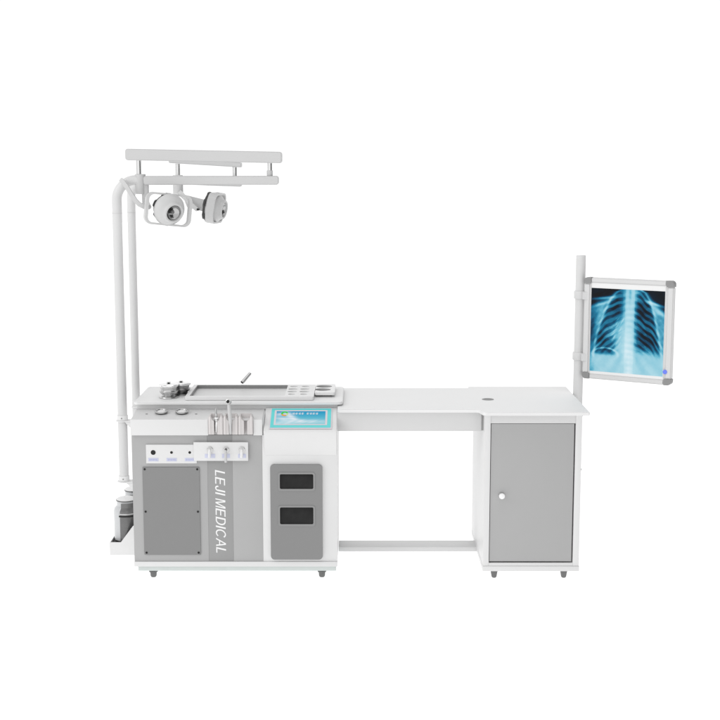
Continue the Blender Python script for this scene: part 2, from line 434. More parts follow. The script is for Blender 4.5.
def screen_fn(U, V):
    sky = np.stack([.0 + .22 * V ** 1.5, .30 + .32 * V, .56 + .14 * V], -1)
    def g(cx, cy, sx, sy, a=0):
        dx = U - cx; dy = V - cy; x = dx * math.cos(a) + dy * math.sin(a); y = -dx * math.sin(a) + dy * math.cos(a)
        return np.exp(-(x / sx) ** 2 - (y / sy) ** 2)
    n = .5 + .5 * np.sin(U * 23 + 5 * np.sin(V * 5 + U * 3)) * np.sin(V * 13 + U * 9)
    c = np.clip(1.1 * g(.22, .62, .24, .13, .5) + .9 * g(.1, .25, .12, .12, .4) + .8 * g(.62, .80, .42, .14) + .9 * g(.28, .35, .09, .3, -.3) + .6 * g(.1, .95, .3, .15), 0, 1) * (.55 + .45 * n)
    c = c[..., None]
    return sky * (1 - c) + np.array([.78, .84, .90]) * c
s0 = onscreen(-.394, .84, .0045); s1 = onscreen(-.163, .84, .0045); s2 = onscreen(-.394, .17, .0045)
grid_picture('picture', s0, s1 - s0, s2 - s0, 120, 50, screen_fn, SCREEN, rim)
# round green and orange emblem and the line of small white characters
for a0, a1, c in ((20, 200, (.02, .62, .04)), (200, 300, (.85, .33, .02)), (-60, 20, (.55, .7, .35))):
    bm = bmesh.new(); t = bmesh.new(); pv = []
    for i in range(9):
        a = R(a0 + (a1 - a0) * i / 8)
        for r in (.0085, .0175): pv.append(t.verts.new(onscreen(-.355 + r * math.cos(a), .70 + r * math.sin(a) / .163 * 1.15, .0052)))
    for i in range(8): t.faces.new((pv[2 * i], pv[2 * i + 1], pv[2 * i + 3], pv[2 * i + 2]))
    join(bm, t); obj('emblem', bm, mat('emblem_%d' % a0, c, .5), rim)
bm = bmesh.new()
def stroke(x0, x1, t0, t1):
    t = bmesh.new(); t.faces.new([t.verts.new(onscreen(x, q, .0052)) for x, q in ((x0, t0), (x1, t0), (x1, t1), (x0, t1))]); join(bm, t)
gx = -.318
for k in range(9):
    if k == 4: gx += .010; continue
    w = .0105
    stroke(gx, gx + w, .735, .75); stroke(gx, gx + w, .70, .712); stroke(gx + w * .2, gx + w * .8, .665, .677)
    if k % 2: stroke(gx + w * .42, gx + w * .58, .655, .765); stroke(gx, gx + w * .14, .66, .74)
    else: stroke(gx + w * .15, gx + w * .3, .655, .74); stroke(gx + w * .72, gx + w * .87, .655, .76)
    gx += .0142
obj('screen_text', bm, mat('screen_text_white', .85, .5), rim)
# drawer panel
holes = [rrect(-.375, -.2185, .4285, .5005, .007, 4), rrect(-.3765, -.2192, .2585, .341, .007, 4)]
bm = bmesh.new(); plate_holes(bm, rrect(-.4195, -.177, .0868, .5442, .017, 7), holes, .016, 'XZ', -.016)
for f in bm.faces: pass
dpn = obj('drawer_panel', bm, DARKG, tcab)
for (z0, z1) in ((.4285, .5005), (.2585, .341)):
    bm = bmesh.new(); plate_holes(bm, rrect(-.3835, -.2105, z0 - .009, z1 + .008, .011, 5), [rrect(-.3758, -.2182, z0 + .0005, z1 - .0005, .007, 4)], .002, 'XZ', -.0182)
    obj('handle_rim', bm, mat('rim_grey', .27, .35), dpn)
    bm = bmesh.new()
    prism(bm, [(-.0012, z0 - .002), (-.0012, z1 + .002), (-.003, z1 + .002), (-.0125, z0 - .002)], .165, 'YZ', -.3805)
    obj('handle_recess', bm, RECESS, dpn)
bm = bmesh.new(); plate_holes(bm, rrect(-.4215, -.175, .0848, .5462, .019, 7), [rrect(-.4185, -.178, .0878, .5432, .016, 7)], .004, 'XZ', -.0045)
obj('panel_edge_highlight', bm, mat('edge_highlight_grey', .55, .4), dpn)  # pale ring added as the highlight along the drawer panel edge
# bottle holder on the left side
hx0, hx1 = -1.221, -1.0675
bm = bmesh.new()
prism(bm, [(hx0, .045), (hx1, .045), (hx1, .22), (-1.106, .1905), (-1.166, .110), (hx0, .110)], .004, 'XZ', .196, .001)
prism(bm, [(hx0, .045), (hx1, .045), (hx1, .22), (-1.106, .1905), (-1.166, .110), (hx0, .110)], .004, 'XZ', .53, .001)
bx(bm, hx0, hx1, .200, .53, .045, .049); bx(bm, hx0, hx0 + .003, .200, .53, .049, .108)
bh = obj('bottle_holder', bm, WHITE, tcab)
box('holder_shade_block', hx0 + .0035, hx1 - .003, .2005, .5295, .0495, .098, BLACK, bh, .001)  # black block added for the shade inside the holder
# pole brackets
for z in (.7158, .4176):
    bm = bmesh.new()
    lathe(bm, [(0, 0), (.031, 0), (.0335, .002), (.0335, .004), (.031, .006), (0, .006)], (-1.1425, .2, z - .006), n=36)
    prism(bm, [(-1.1275, z - .0065), (-1.0675, z - .0065), (-1.0675, z - .062), (-1.078, z - .058)], .005, 'XZ', .174, .001)
    bx(bm, -1.1425, -1.0675, .172, .228, z - .006, z - .001, .001)
    obj('pole_bracket', bm, WHITE, tcab)
for z in (.7158, .4176):
    bm = bmesh.new()
    bx(bm, -1.16, -1.0675, .555, .605, z - .006, z, .001)
    obj('pole_bracket', bm, WHITE, tcab)

# ================================================================ DESK
desk = thing('desk', 'long white desk with shallow apron and low crossbar, bridging the two cabinets', 'desk', (.45, .35, .03))
bm = bmesh.new()
tp = [(-.106, .052), (-.095, .047), (.535, .047), (.552, .036), (.562, -.012), (.58, -.03), (1.066, -.03), (1.0665, .695), (.557, .695), (.557, .650), (-.106, .650)]
# the front step is soft: replace with a short curve
tp = [(-.106, .056), (-.098, .047), (.545, .047), (.556, .040), (.570, -.020), (.582, -.03), (1.063, -.03), (1.0665, -.026), (1.0665, .692), (1.063, .695), (.557, .695), (.557, .652), (-.106, .652)]
prism(bm, tp, .0165, 'XY', .7795, .003)
obj('desk_top', bm, WHITE2, desk)
box('apron', -.106, .5725, .068, .088, .6875, .7793, OFFW, desk, .0015)
box('gap_shade_strip', .5730, .5815, .072, .090, .690, .7792, mat('gap_shade_grey', .38, .5), desk, .0008)  # grey strip added to darken the gap between apron and cabinet
box('crossbar', -.1065, .5815, .335, .455, .0215, .0455, OFFW, desk, .002)
bm = bmesh.new(); lathe(bm, [(.0295, .0002), (.0285, .0016), (.0205, .0016), (.0195, .0004)], (.625, .315, .796), n=40)
gr = obj('cable_grommet', bm, GREYM, desk)
bm = bmesh.new(); lathe(bm, [(0, .0006), (.0198, .0006), (.0198, .0012), (0, .0012)], (.625, .315, .796), n=36)
obj('grommet_cap', bm, mat('grommet_cap_grey', .18, .5), gr)

# ================================================================ SIDE CABINET
sc = thing('storage_cabinet', 'narrow white storage cabinet with one grey door and round knob under the desk end', 'cabinet', (.81, .3, -.02))
bm = bmesh.new()
bx(bm, .582, .6095, .0, .64, .0505, .7785, .0012); bx(bm, 1.0065, 1.036, .0, .64, .0505, .7785, .0012)
bx(bm, .6095, 1.0065, .62, .64, .0505, .7785); bx(bm, .6095, 1.0065, .03, .62, .0505, .06)
obj('body', bm, WHITE, sc)
box('top_rail', .6097, 1.0063, .003, .03, .7375, .7783, OFFW, sc, .001)
box('bottom_rail', .5805, 1.0375, -.004, .64, .0262, .0502, WHITE, sc, .0015)
box('lower_lip', .6097, 1.0063, .001, .03, .0503, .0655, WHITE, sc, .001)
box('gap_shade_board', .6097, 1.0063, .034, .040, .0605, .7783, GREYM, sc, 0)  # grey board added behind the door so its gaps look shaded
dr = box('door', .6125, 1.0005, .004, .022, .0725, .7355, DOOR, sc, .0015)
bm = bmesh.new(); lathe(bm, [(0, 0), (.008, 0), (.007, .008), (.0125, .014), (.0145, .020), (.0125, .026), (.006, .029), (0, .0295)], (.6655, .004, .394), (0, -1, 0), 32)
kb = obj('knob', bm, mat('white_knob', .9, .25, coat=.3), dr)
bm = bmesh.new(); lathe(bm, [(0, 0), (.0155, 0), (.0145, .002), (0, .002)], (.6655, .004, .394), (0, -1, 0), 32); obj('knob_plate', bm, STEEL, kb)
for z in (.770, .512):
    bm = bmesh.new(); rod(bm, (1.035, .03, z), (1.043, .03, z), .0045, n=14); obj('hinge_pin', bm, GREYM, sc)
for fx, fy in ((.6405, .05), (.973, .05), (.6405, .58), (.973, .58)):
    bm = bmesh.new(); lathe(bm, [(0, -.02), (.009, -.02), (.0125, -.015), (.0165, .010), (.019, .012), (.019, .018), (.011, .0185), (.011, .026), (0, .026)], (fx, fy, 0), n=28)
    obj('foot', bm, FOOT, sc)

# ================================================================ XRAY VIEWER
xv = thing('xray_viewer', 'white framed light box with grey corners on a tall post beside the desk', 'light box', (1.093, .5, .2))
bm = bmesh.new(); rod(bm, (1.0945, .5, .2), (1.0945, .5, 1.488), .0243, bev=.002, n=40)
obj('post', bm, POLE, xv)
for z in (.25, .62):
    bm = bmesh.new(); bx(bm, 1.0365, 1.08, .48, .52, z, z + .04, .001); obj('post_bracket', bm, WHITE, xv)
vl = Vector((1.1047, .45, 0)); vr = Vector((1.4925, .215, 0)); ud = (vr - vl).normalized(); vw = (vr - vl).length
fn_ = Vector((ud.y, -ud.x, 0))          # towards the viewer
Z0, Z1 = .8805, 1.3835; TH = .034
ud3 = ud
def vp(a, z, h): return vl + ud3 * a + Vector((0, 0, z)) + fn_ * h
def vbox(bm, a0, a1, z0, z1, h0, h1, bev=0, seg=2):
    t = bmesh.new(); bmesh.ops.create_cube(t, size=1)
    for v in t.verts: v.co = vp(a0 + (v.co.x + .5) * (a1 - a0), z0 + (v.co.y + .5) * (z1 - z0), h0 + (v.co.z + .5) * (h1 - h0))
    if bev: bmesh.ops.bevel(t, geom=t.edges[:], offset=bev, segments=seg, affect='EDGES')
    join(bm, t)
bm = bmesh.new(); vbox(bm, .004, vw - .004, Z0 + .004, Z1 - .004, -TH, -.006, .002); obj('back_box', bm, ALU, xv)
fw = .032; ck = .036
for (a0, a1, z0, z1) in ((ck, vw - ck, Z1 - fw * .8, Z1), (ck, vw - ck, Z0, Z0 + fw * .8), (0, fw, Z0 + .03, Z1 - .03), (vw - fw, vw, Z0 + .03, Z1 - .03)):
    bm = bmesh.new(); vbox(bm, a0, a1, z0, z1, -TH + .002, 0, .005, 3)
    obj('frame_bar', bm, ALU, xv)
for (a0, a1) in ((-.0003, ck), (vw - ck, vw + .0003)):
    for (z0, z1) in ((Z1 - .0295, Z1 + .0003), (Z0 - .0003, Z0 + .0295)):
        bm = bmesh.new(); t = bmesh.new()
        left = a0 < .1; top = z1 > 1.2; pts = []
        r = .018
        pr_ = rrect(a0, a1, z0, z1, .0015, 2)
        # one large rounded outer corner
        poly = []
        ca = a0 if left else a1; cz = z1 if top else z0
        sa = 1 if left else -1; sz = -1 if top else 1
        poly = [(a1 if left else a0, cz)]
        arc = [(ca + sa * r - sa * r * math.sin(R(q)), cz + sz * r - sz * r * math.cos(R(q))) for q in range(0, 91, 15)]
        poly += arc + [(ca, z0 if top else z1), (a1 if left else a0, z0 if top else z1)]
        v0 = [t.verts.new(vp(a, z, .002)) for a, z in poly]; v1 = [t.verts.new(vp(a, z, -TH - .001)) for a, z in poly]
        t.faces.new(v0); t.faces.new(v1)
        for k in range(len(poly)): t.faces.new((v0[k], v0[(k + 1) % len(poly)], v1[(k + 1) % len(poly)], v1[k]))
        join(bm, t); obj('frame_corner', bm, GREYM, xv, 22)
# inner white surround and lit panel
bm = bmesh.new(); vbox(bm, fw + .0005, vw - fw - .0005, Z0 + fw * .8 + .0005, Z1 - fw * .8 - .0005, -.012, -.0045); obj('light_panel', bm, mat('lit_opal_panel', .75, .4, emit=((1, 1, 1), .06)), xv)
for ra in (vw - .040, .0345):
    bm = bmesh.new(); vbox(bm, ra, ra + .003, Z0 + .03, Z1 - .03, -.004, -.0005); obj('film_rail', bm, ALU, xv)
bm = bmesh.new(); lathe(bm, [(0, 0), (.0105, 0), (.0105, .003), (.008, .004), (0, .004)], vp(vw - .030, .945, .0), fn_, 28); obj('power_button', bm, BLUEB, xv)
for z in (1.292, .985):
    bm = bmesh.new()
    lathe(bm, [(.0245, -.019), (.030, -.019), (.031, -.017), (.031, .017), (.030, .019), (.0245, .019)], (1.0945, .5, z), n=36)
    t = bmesh.new(); bmesh.ops.create_cube(t, size=1)
    for v in t.verts:
        v.co = Vector((1.100 + (v.co.x + .5) * .024, .44 + (v.co.y + .5) * .055, z + v.co.z * .036))
    join(bm, t); obj('clamp', bm, ALU, xv)

def film_fn(U, V):
    def g(cx, cy, sx, sy, a=0):
        dx = U - cx; dy = V - cy; x = dx * math.cos(a) + dy * math.sin(a); y = -dx * math.sin(a) + dy * math.cos(a)
        return np.exp(-(x / sx) ** 2 - (y / sy) ** 2)
    sm = lambda x: 1 / (1 + np.exp(-np.clip(x, -40, 40)))
    rng = np.random.RandomState(3)
    # outer edge of the rib cage on both sides, as u over v
    LO = np.interp(V, [0, .03, .12, .25, .42, .6, .8, 1], [.44, .36, .27, .20, .13, .075, .045, .02])
    RO = np.interp(V, [0, .03, .12, .25, .42, .6, .8, 1], [.68, .74, .80, .855, .90, .945, .985, 1.02])
    LI = np.interp(V, [0, .1, .25, .4, .55, .75], [.42, .44, .44, .37, .33, .38])
    RI = np.interp(V, [0, .1, .25, .45, .6, .75], [.64, .62, .60, .605, .63, .60])
    t = .50 + .30 * sm((V - .74) * 18) + 0 * U
    # shoulders: black above
    shL = .10 + .12 * np.clip((.36 - U) / .36, 0, 1) ** 2 ; shR = .085 + .16 * np.clip((U - .72) / .28, 0, 1) ** 1.5
    blk = np.where(U < .54, sm((shL - V) * 60) * sm((LO - .02 - U) * 60), sm((shR - V) * 60) * sm((U - RO - .02) * 60))
    t = t * (1 - .90 * blk)
    t -= .30 * sm((.05 - U) * 60) * sm((V - .45) * 10)
    t -= .16 * g(.03, .45, .07, .25)
    t += .44 * g(.16, .115, .15, .017, -.12) + .30 * g(.86, .15, .13, .015, .22) + .25 * g(.13, .19, .15, .018, -.3) + .2 * g(.9, .17, .14, .016, .2) + .25 * g(.93, .25, .11, .03, .5)
    # lungs
    lungL = sm((U - LO) * 70) * sm((LI - U) * 38) * sm((.735 + .02 * np.sin(U * 9) - V) * 60) * sm((V - .015) * 60)
    lungR = sm((RO - U) * 70) * sm((U - RI) * 45) * sm((.715 + .10 * (U - .65) - V) * 50) * sm((V - .015) * 60)
    t -= lungL * (.31 + .16 * g(.38, .24, .09, .12) + .12 * g(.17, .63, .12, .08) - .18 * g(.33, .52, .10, .10) + .08 * g(.22, .4, .1, .1))
    t -= lungR * (.37 + .14 * g(.70, .26, .10, .14) + .16 * g(.74, .60, .12, .13) - .08 * g(.63, .45, .03, .12))
    # ribs: broad pale arcs that drop away from the spine, a little uneven in strength
    wob = .012 * np.sin(U * 17 + V * 5) + .006 * np.sin(U * 41 + 2)
    for side, d, lung, k1, k2 in ((0, np.clip(.50 - U, 0, 1), lungL, .16, 1.25), (1, np.clip(U - .58, 0, 1), lungR, .30, 1.30)):
        for k in range(10):
            c0 = .045 + k * (.0775 if side == 0 else .079) - .02 * side
            c = c0 + k1 * d + k2 * d ** 2 * (.75 + .05 * k) + wob
            w = .019 + .004 * np.sin(k * 2.1 + U * 8)
            q = (V - c) / w
            amp = (.20 + .05 * np.sin(k * 1.7 + side) + .10 * d)
            t += lung * amp * (np.exp(-q ** 4) + .35 * np.exp(-((q - .9) / .3) ** 2) + .25 * np.exp(-((q + .9) / .3) ** 2))
            t += (1 - lung) * .035 * np.exp(-q ** 2) * sm((.74 - V) * 20) * (1 - blk)
    # vessels around the hilum
    for k in range(46):
        sd = -1 if k % 2 else 1
        cx = .54 + sd * (.09 + .16 * rng.rand()); cy = .34 + .34 * rng.rand()
        t += .10 * g(cx, cy, .035, .007, sd * (.5 + .6 * rng.rand())) * (1.2 if sd < 0 else .7)
    # cage outline
    t += .26 * np.exp(-((U - LO) / .020) ** 2) * sm((V - .02) * 60) * sm((.86 - V) * 20) + .26 * np.exp(-((U - RO) / .020) ** 2) * sm((.78 - V) * 20)
    t += .12 * np.exp(-((U - LO + .05) / .03) ** 2) * sm((V - .25) * 20)
    # spine and mediastinum
    t += .37 * np.exp(-np.abs((U - .535) / .078) ** 4) * (.72 + .28 * sm((V - .12) * 20)) + .16 * g(.44, .55, .09, .14) + .14 * g(.47, .7, .1, .1)
    t -= .22 * np.exp(-((U - .535) / .022) ** 2) * sm((.16 - V) * 40)
    vb = (V * 15) % 1
    t += .05 * np.exp(-((U - .535) / .055) ** 2) * (np.cos(vb * 2 * np.pi)) - .07 * np.exp(-(np.abs(U - .535) - .07) ** 2 / .00012)
    # gas bubble and diaphragm arc
    e = ((U - .20) / .15) ** 2 + ((V - .765) / .055) ** 2
    t -= .40 * sm((1 - e) * 3) * (.85 + .15 * np.sin(U * 60) * np.sin(V * 80)) * sm((.790 - V) * 110)
    e2 = np.sqrt(((U - .21) / .175) ** 2 + ((V - .79) / .080) ** 2)
    t += .34 * np.exp(-((e2 - 1) / .12) ** 2) * sm((.80 - V) * 60)
    # fan of faint lines low down
    ang = np.arctan2(V - .60, np.abs(U - .535) + .02)
    t += .06 * np.sin(ang * 17) * sm((V - .80) * 25)
    n = 0
    for k in range(6):
        f = 7 * 1.9 ** k; a, b = rng.rand(2) * 6
        n = n + np.sin(U * f + a + 1.3 * np.sin(V * f * .8 + b)) * np.sin(V * f * 1.1 + b + 1.1 * np.sin(U * f * .7)) / (1.3 ** k)
    t += .036 * n
    t = np.where(t > .70, .70 + (t - .70) * .45, t); t = np.clip(t, 0, 1)
    ks = [0, .12, .28, .45, .62, .80, 1]
    cr = [s2l(c) for c in (6, 5, 4, 28, 104, 176, 228)]; cg = [s2l(c) for c in (9, 24, 74, 128, 184, 218, 242)]; cb = [s2l(c) for c in (14, 40, 108, 164, 208, 230, 248)]
    return np.stack([np.interp(t, ks, cr), np.interp(t, ks, cg), np.interp(t, ks, cb)], -1)
fa0, fa1, fz1, fz0 = .0385, .3995 * vw / vw, 1.3325, .9205
fa1 = vw - .0425
F0 = vp(fa0, fz1, -.003); F1 = vp(fa1, fz1, -.003); F2 = vp(fa0, fz0, -.003)
film = grid_picture('xray_film', F0, F1 - F0, F2 - F0, 190, 220, film_fn, FILM)
tag(film, 'blue chest X-ray film showing ribs and lungs, clipped on the lit viewing box', 'X-ray film')

# ================================================================ LAMPS
def rot(axis_yaw, pitch, roll=0):
    return Matrix.Rotation(R(axis_yaw), 4, 'Z') @ Matrix.Rotation(R(pitch), 4, 'X') @ Matrix.Rotation(R(roll), 4, 'Y')
def lamp_head(parent, c, axis, yoke_n, yoke_roll, yoke_off=(0, 0, 0), ring=.0745, yr=.034):
    c = Vector(c)
    bm = bmesh.new()
    lathe(bm, [(0, -.034), (.034, -.034), (.054, -.030), (.065, -.021), (.072, -.008), (.0755, .002), (.075, .012), (.069, .026), (.060, .037), (.050, .045), (.049, .0465), (.047, .057), (.0445, .060), (.0385, .060), (.0365, .056), (.0345, .026), (0, .028)], c, axis, 56)
    hd = obj('lamp_head', bm, ARM, parent, 40)
    bm = bmesh.new(); lathe(bm, [(.0355, .052), (.032, .045), (.021, .036), (.010, .0325), (0, .032)], c, axis, 40)
    obj('reflector', bm, mat('dim_reflector', .45, .18, 1), hd)
    bm = bmesh.new(); lathe(bm, [(0, .0325), (.007, .033), (.010, .040), (.007, .047), (0, .049)], c, axis, 24)
    obj('bulb', bm, LENS, hd)
    bm = bmesh.new(); t = bmesh.new()                      # notched dark cooling ring at the back
    n = 48; rows = []
    for i in range(n):
        a = 2 * math.pi * i / n; k = ring if (i // 4) % 2 else ring - .007
        rows.append([t.verts.new((r * math.cos(a), r * math.sin(a), z)) for r, z in ((.050, -.034), (k, -.032), (k, -.022), (.050, -.022))])
    for i in range(n):
        p, q = rows[i], rows[(i + 1) % n]
        for j in range(4): t.faces.new((p[j], p[(j + 1) % 4], q[(j + 1) % 4], q[j]))
    join(bm, t, frame_to(c, axis)); obj('cooling_ring', bm, mat('dark_ring', .05, .4), hd)
    # yoke: a flat strip bent to a rounded square round the head
    yc = c + Vector(yoke_off)
    n = Vector(yoke_n).normalized(); xa = Vector((0, 0, 1)).cross(-n).normalized() * -1; za = xa.cross(-n)
    if za.z < 0: xa = -xa; za = -za
    M = Matrix.Translation(yc) @ Matrix(((xa.x, -n.x, za.x), (xa.y, -n.y, za.y), (xa.z, -n.z, za.z))).to_4x4() @ Matrix.Rotation(R(yoke_roll), 4, 'Y')
    outer = rrect(-.108, .108, -.0745, .0745, yr, 8); inner = rrect(-.095, .095, -.0655, .0655, yr - .009, 8)
    bm = bmesh.new(); t = bmesh.new(); rings = []
    for (a, b), (p, q) in zip(outer, inner):
        rings.append([t.verts.new(v) for v in ((a, -.019, b), (a, .019, b), (p, .019, q), (p, -.019, q))])
    for i in range(len(rings)):
        p, q = rings[i], rings[(i + 1) % len(rings)]
        for j in range(4): t.faces.new((p[j], p[(j + 1) % 4], q[(j + 1) % 4], q[j]))
    join(bm, t, M); yk = obj('yoke', bm, ARM, parent)
    for s in (-1, 1):
        bm = bmesh.new(); rod(bm, M @ Vector((0, 0, s * .058)), M @ Vector((0, 0, s * .0765)), .007, n=18); obj('pivot', bm, STEEL, yk)
    return hd, M

def lamp_stand(parent, y, px, z0, r, zt, cx, bend):
    bm = bmesh.new()
    pts = [(px, y, z0), (px, y, (z0 + zt) / 2), (px, y, zt - bend)]
    for q in range(9, 91, 9): pts.append((px + bend * (1 - math.cos(R(q))), y, zt - bend + bend * math.sin(R(q))))
    pts.append((cx, y, zt)); tube(bm, pts, r, 36)
    return obj('pole', bm, POLE, parent, 40)
# --- front lamp
la = thing('examination_lamp', 'nearer examination lamp with long overhead arms, its round head facing forward in a square yoke', 'lamp', (-1.1425, .2, .417), 'examination lamps on curved poles')
p = lamp_stand(la, .2, -1.1425, .4165, .0228, 1.860, -1.040, .092)
bm = bmesh.new(); lathe(bm, [(.0229, 0), (.0236, 0), (.0236, .0016), (.0229, .0016)], (-1.1425, .2, 1.705), n=36); obj('joint_ring', bm, GREYM if 0 else ARM, p)
for z in (.7158, .4176):
    bm = bmesh.new(); lathe(bm, [(.0229, 0), (.0262, 0), (.0262, .022), (.0255, .024), (.0229, .024)], (-1.1425, .2, z + .0005), n=36); s = obj('pole_collar', bm, WHITE, p)
    bm = bmesh.new(); lathe(bm, [(0, 0), (.0035, 0), (.003, .0015), (0, .0015)], (-1.1425, .1738, z + .012), (0, -1, 0), 16); obj('grub_screw', bm, GREYM, s)
bm = bmesh.new(); lathe(bm, [(0, 0), (.0235, 0), (.025, .002), (.025, .090), (.0235, .092), (0, .092)], (-1.030, .2, 1.7955), n=40); obj('arm_hub', bm, ARM, la)
bm = bmesh.new(); rod(bm, (-1.036, .2, 1.887), (-1.036, .2, 1.957), .0125); obj('arm_pin', bm, CHROME, la)
bar('upper_arm', -1.092, -.3645, 1.9785, 1.9645, .2, .0262, .034, ARM, la)
bm = bmesh.new(); rod(bm, (-.4225, .2, 1.893), (-.4225, .2, 1.944), .0118); obj('arm_pin', bm, CHROME, la)
bm = bmesh.new(); rod(bm, (-.4225, .2, 1.8795), (-.4225, .2, 1.905), .0140); obj('pin_sleeve', bm, ARM, la)
bar('lower_arm', -1.012, -.381, 1.8585, 1.8590, .2, .0205, .026, ARM, la)
hd, M = lamp_head(la, (-.888, .115, 1.7270), (.56, -.79, -.30), (.34, -.94, 0), 6, (-.004, .012, -.002), .069)
bm = bmesh.new(); bx(bm, -1.022, -.992, .185, .215, 1.735, 1.84, .004); rod(bm, (-1.0, .2, 1.75), (-.987, .165, 1.735), .012)
obj('hanger', bm, ARM, la)
bm = bmesh.new(); tube(bm, [(-1.115, .162, 1.863), (-1.105, .157, 1.855), (-1.085, .152, 1.828), (-1.065, .148, 1.795), (-1.045, .146, 1.765), (-1.028, .146, 1.748), (-1.008, .148, 1.738), (-.995, .15, 1.733)], .008, 14, flat=(.006, .0095))
obj('curved_handle', bm, ARM, la)

# --- rear lamp
lb_ = thing('examination_lamp', 'farther examination lamp with short overhead arms, its round head turned sideways to the right', 'lamp', (-1.14, .58, .3), 'examination lamps on curved poles')
p = lamp_stand(lb_, .58, -1.1400, .30, .0205, 1.856, -.915, .085)
bm = bmesh.new(); lathe(bm, [(.0206, 0), (.0213, 0), (.0213, .0016), (.0206, .0016)], (-1.140, .58, 1.695), n=36); obj('joint_ring', bm, ARM, p)
bm = bmesh.new(); lathe(bm, [(0, 0), (.0235, 0), (.025, .002), (.025, .090), (.0235, .092), (0, .092)], (-.905, .58, 1.788), n=40); obj('arm_hub', bm, ARM, lb_)
bm = bmesh.new(); rod(bm, (-.905, .58, 1.879), (-.905, .58, 1.936), .0125); obj('arm_pin', bm, CHROME, lb_)
bar('upper_arm', -.945, -.5870, 1.952, 1.930, .58, .012, .03, ARM, lb_, .006)
bm = bmesh.new(); rod(bm, (-.6225, .58, 1.858), (-.6225, .58, 1.921), .0115); obj('arm_pin', bm, CHROME, lb_)
bar('lower_arm', -.884, -.588, 1.853, 1.842, .58, .0185, .026, ARM, lb_, .008)
lamp_head(lb_, (-.728, .55, 1.720), (.96, -.22, -.17), (.975, -.16, -.16), 0, (.012, 0, -.001), .0745, .048)
# flat hanger plate with a diagonal brace
bm = bmesh.new(); t = bmesh.new()
q = [(-.905, 1.80), (-.870, 1.783), (-.765, 1.757), (-.775, 1.700), (-.86, 1.722), (-.872, 1.755), (-.905, 1.787)]
prism(bm, q, .010, 'XZ', .565, .0015); obj('hanger_plate', bm, ARM, lb_)
bm = bmesh.new(); tube(bm, [(-.895, .556, 1.800), (-.875, .548, 1.778), (-.845, .542, 1.745), (-.815, .540, 1.718), (-.805, .540, 1.710)], .008, 14, flat=(.006, .0100)); obj('brace', bm, ARM, lb_)
bm = bmesh.new(); rod(bm, (-.803, .530, 1.712), (-.803, .562, 1.712), .006, n=16); obj('brace_pin', bm, BLACK, lb_)

# ================================================================ THINGS ON THE WORKTOP
WT = .8156
tray = thing('instrument_tray', 'long shallow tray with a rack of small round holes, on the white worktop', 'tray', (-.53, .35, WT))
x0, x1, y0, y1, zt = -.837, -.222, .172, .530, .8345
bm = bmesh.new(); plate_holes(bm, rrect(x0, x1, y0, y1, .008, 3), [rrect(-.818, -.362, .195, .512, .006, 3)] +
    [circle(cx, cy, r, 24) for cx in (-.3305, -.272) for cy, r in ((.245, .017), (.318, .0235), (.392, .0235), (.470, .019))], .0170, 'XY', zt - .0170)
obj('tray_body', bm, WHITE, tray)
bm = bmesh.new(); bx(bm, x0 + .003, x1 - .003, y0 + .003, y1 - .003, WT + .0002, zt - .0171); obj('tray_floor', bm, TRAYF, tray)
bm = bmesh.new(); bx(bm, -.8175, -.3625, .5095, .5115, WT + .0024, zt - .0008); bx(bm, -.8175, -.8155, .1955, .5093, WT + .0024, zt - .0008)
obj('tray_wall_shade', bm, TRAYW, tray)  # added dark strips shade the back and left walls of the recess
jh = thing('jar_holder', 'small white holder with two wide round openings at the right end of the worktop', 'holder', (-.175, .38, WT))
bm = bmesh.new(); plate_holes(bm, rrect(-.2195, -.122, .262, .515, .012, 4), [circle(-.178, .445, .0395), circle(-.182, .350, .0395)], .013, 'XY', .8265)
obj('holder_plate', bm, WHITE2, jh)
for cx, cy in ((-.178, .445), (-.182, .350)):
    bm = bmesh.new(); lathe(bm, [(.0392, .0215), (.0385, .0005), (0, .0005), (0, .0015), (.0365, .0015), (.0375, .0210)], (cx, cy, WT), n=36); obj('cup', bm, CUP, jh)
bm = bmesh.new(); bx(bm, -.2185, -.2035, .30, .505, WT + .0002, .8264); bx(bm, -.2034, -.137, .30, .306, WT + .0002, .8264); bx(bm, -.137, -.124, .285, .505, WT + .0002, .8264); obj('holder_base', bm, ARM, jh)

def steel_jar(name, label, x, y, dark=False, s=1, hz=.90):
    r = thing(name, label, 'jar', (x, y, WT), None)
    bm = bmesh.new(); lathe(bm, [(0, .0003), (.047 * s, .0003), (.049 * s, .003), (.047 * s, .007), (.034 * s, .011), (.031 * s, .015), (.040 * s, .024), (.0465 * s, .036), (.0455 * s, .038), (.038 * s, .037), (.037 * s, .041), (.040 * s, .050), (.041 * s, .060), (0, .060)], (x, y, WT), n=48)
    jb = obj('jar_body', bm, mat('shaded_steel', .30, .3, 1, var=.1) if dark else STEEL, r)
    bm = bmesh.new(); lathe(bm, [(0, .0602), (.046 * s, .0602), (.0475 * s, .063), (.0475 * s, .070), (.045 * s, .073), (.024 * s, .0765), (0, .078)], (x, y, WT), n=48)
    ld = obj('lid', bm, CHROME, r)
    bm = bmesh.new(); lathe(bm, [(0, .077), (.007, .077), (.004, .082), (.007, .086), (.0115, .0895), (.011, .092), (0, .0925)], (x, y, WT), n=28)
    for v in bm.verts: v.co.z = .078 + WT + (v.co.z - WT - .078) * .32
    kn = obj('lid_knob', bm, DSTEEL, ld)
    for o, p in ((jb, WT), (ld, WT), (kn, WT)):
        for v in o.data.vertices: v.co.z *= hz
        ORG_z = ORG[o].z
        o.location.z = (WT + (ORG_z - WT) * hz) - (WT if o is not kn else WT + (ORG[ld].z - WT) * hz)
steel_jar('cotton_jar', 'bright steel cotton jar with flared foot and lid, nearest the left corner of the worktop', -.926, .262)
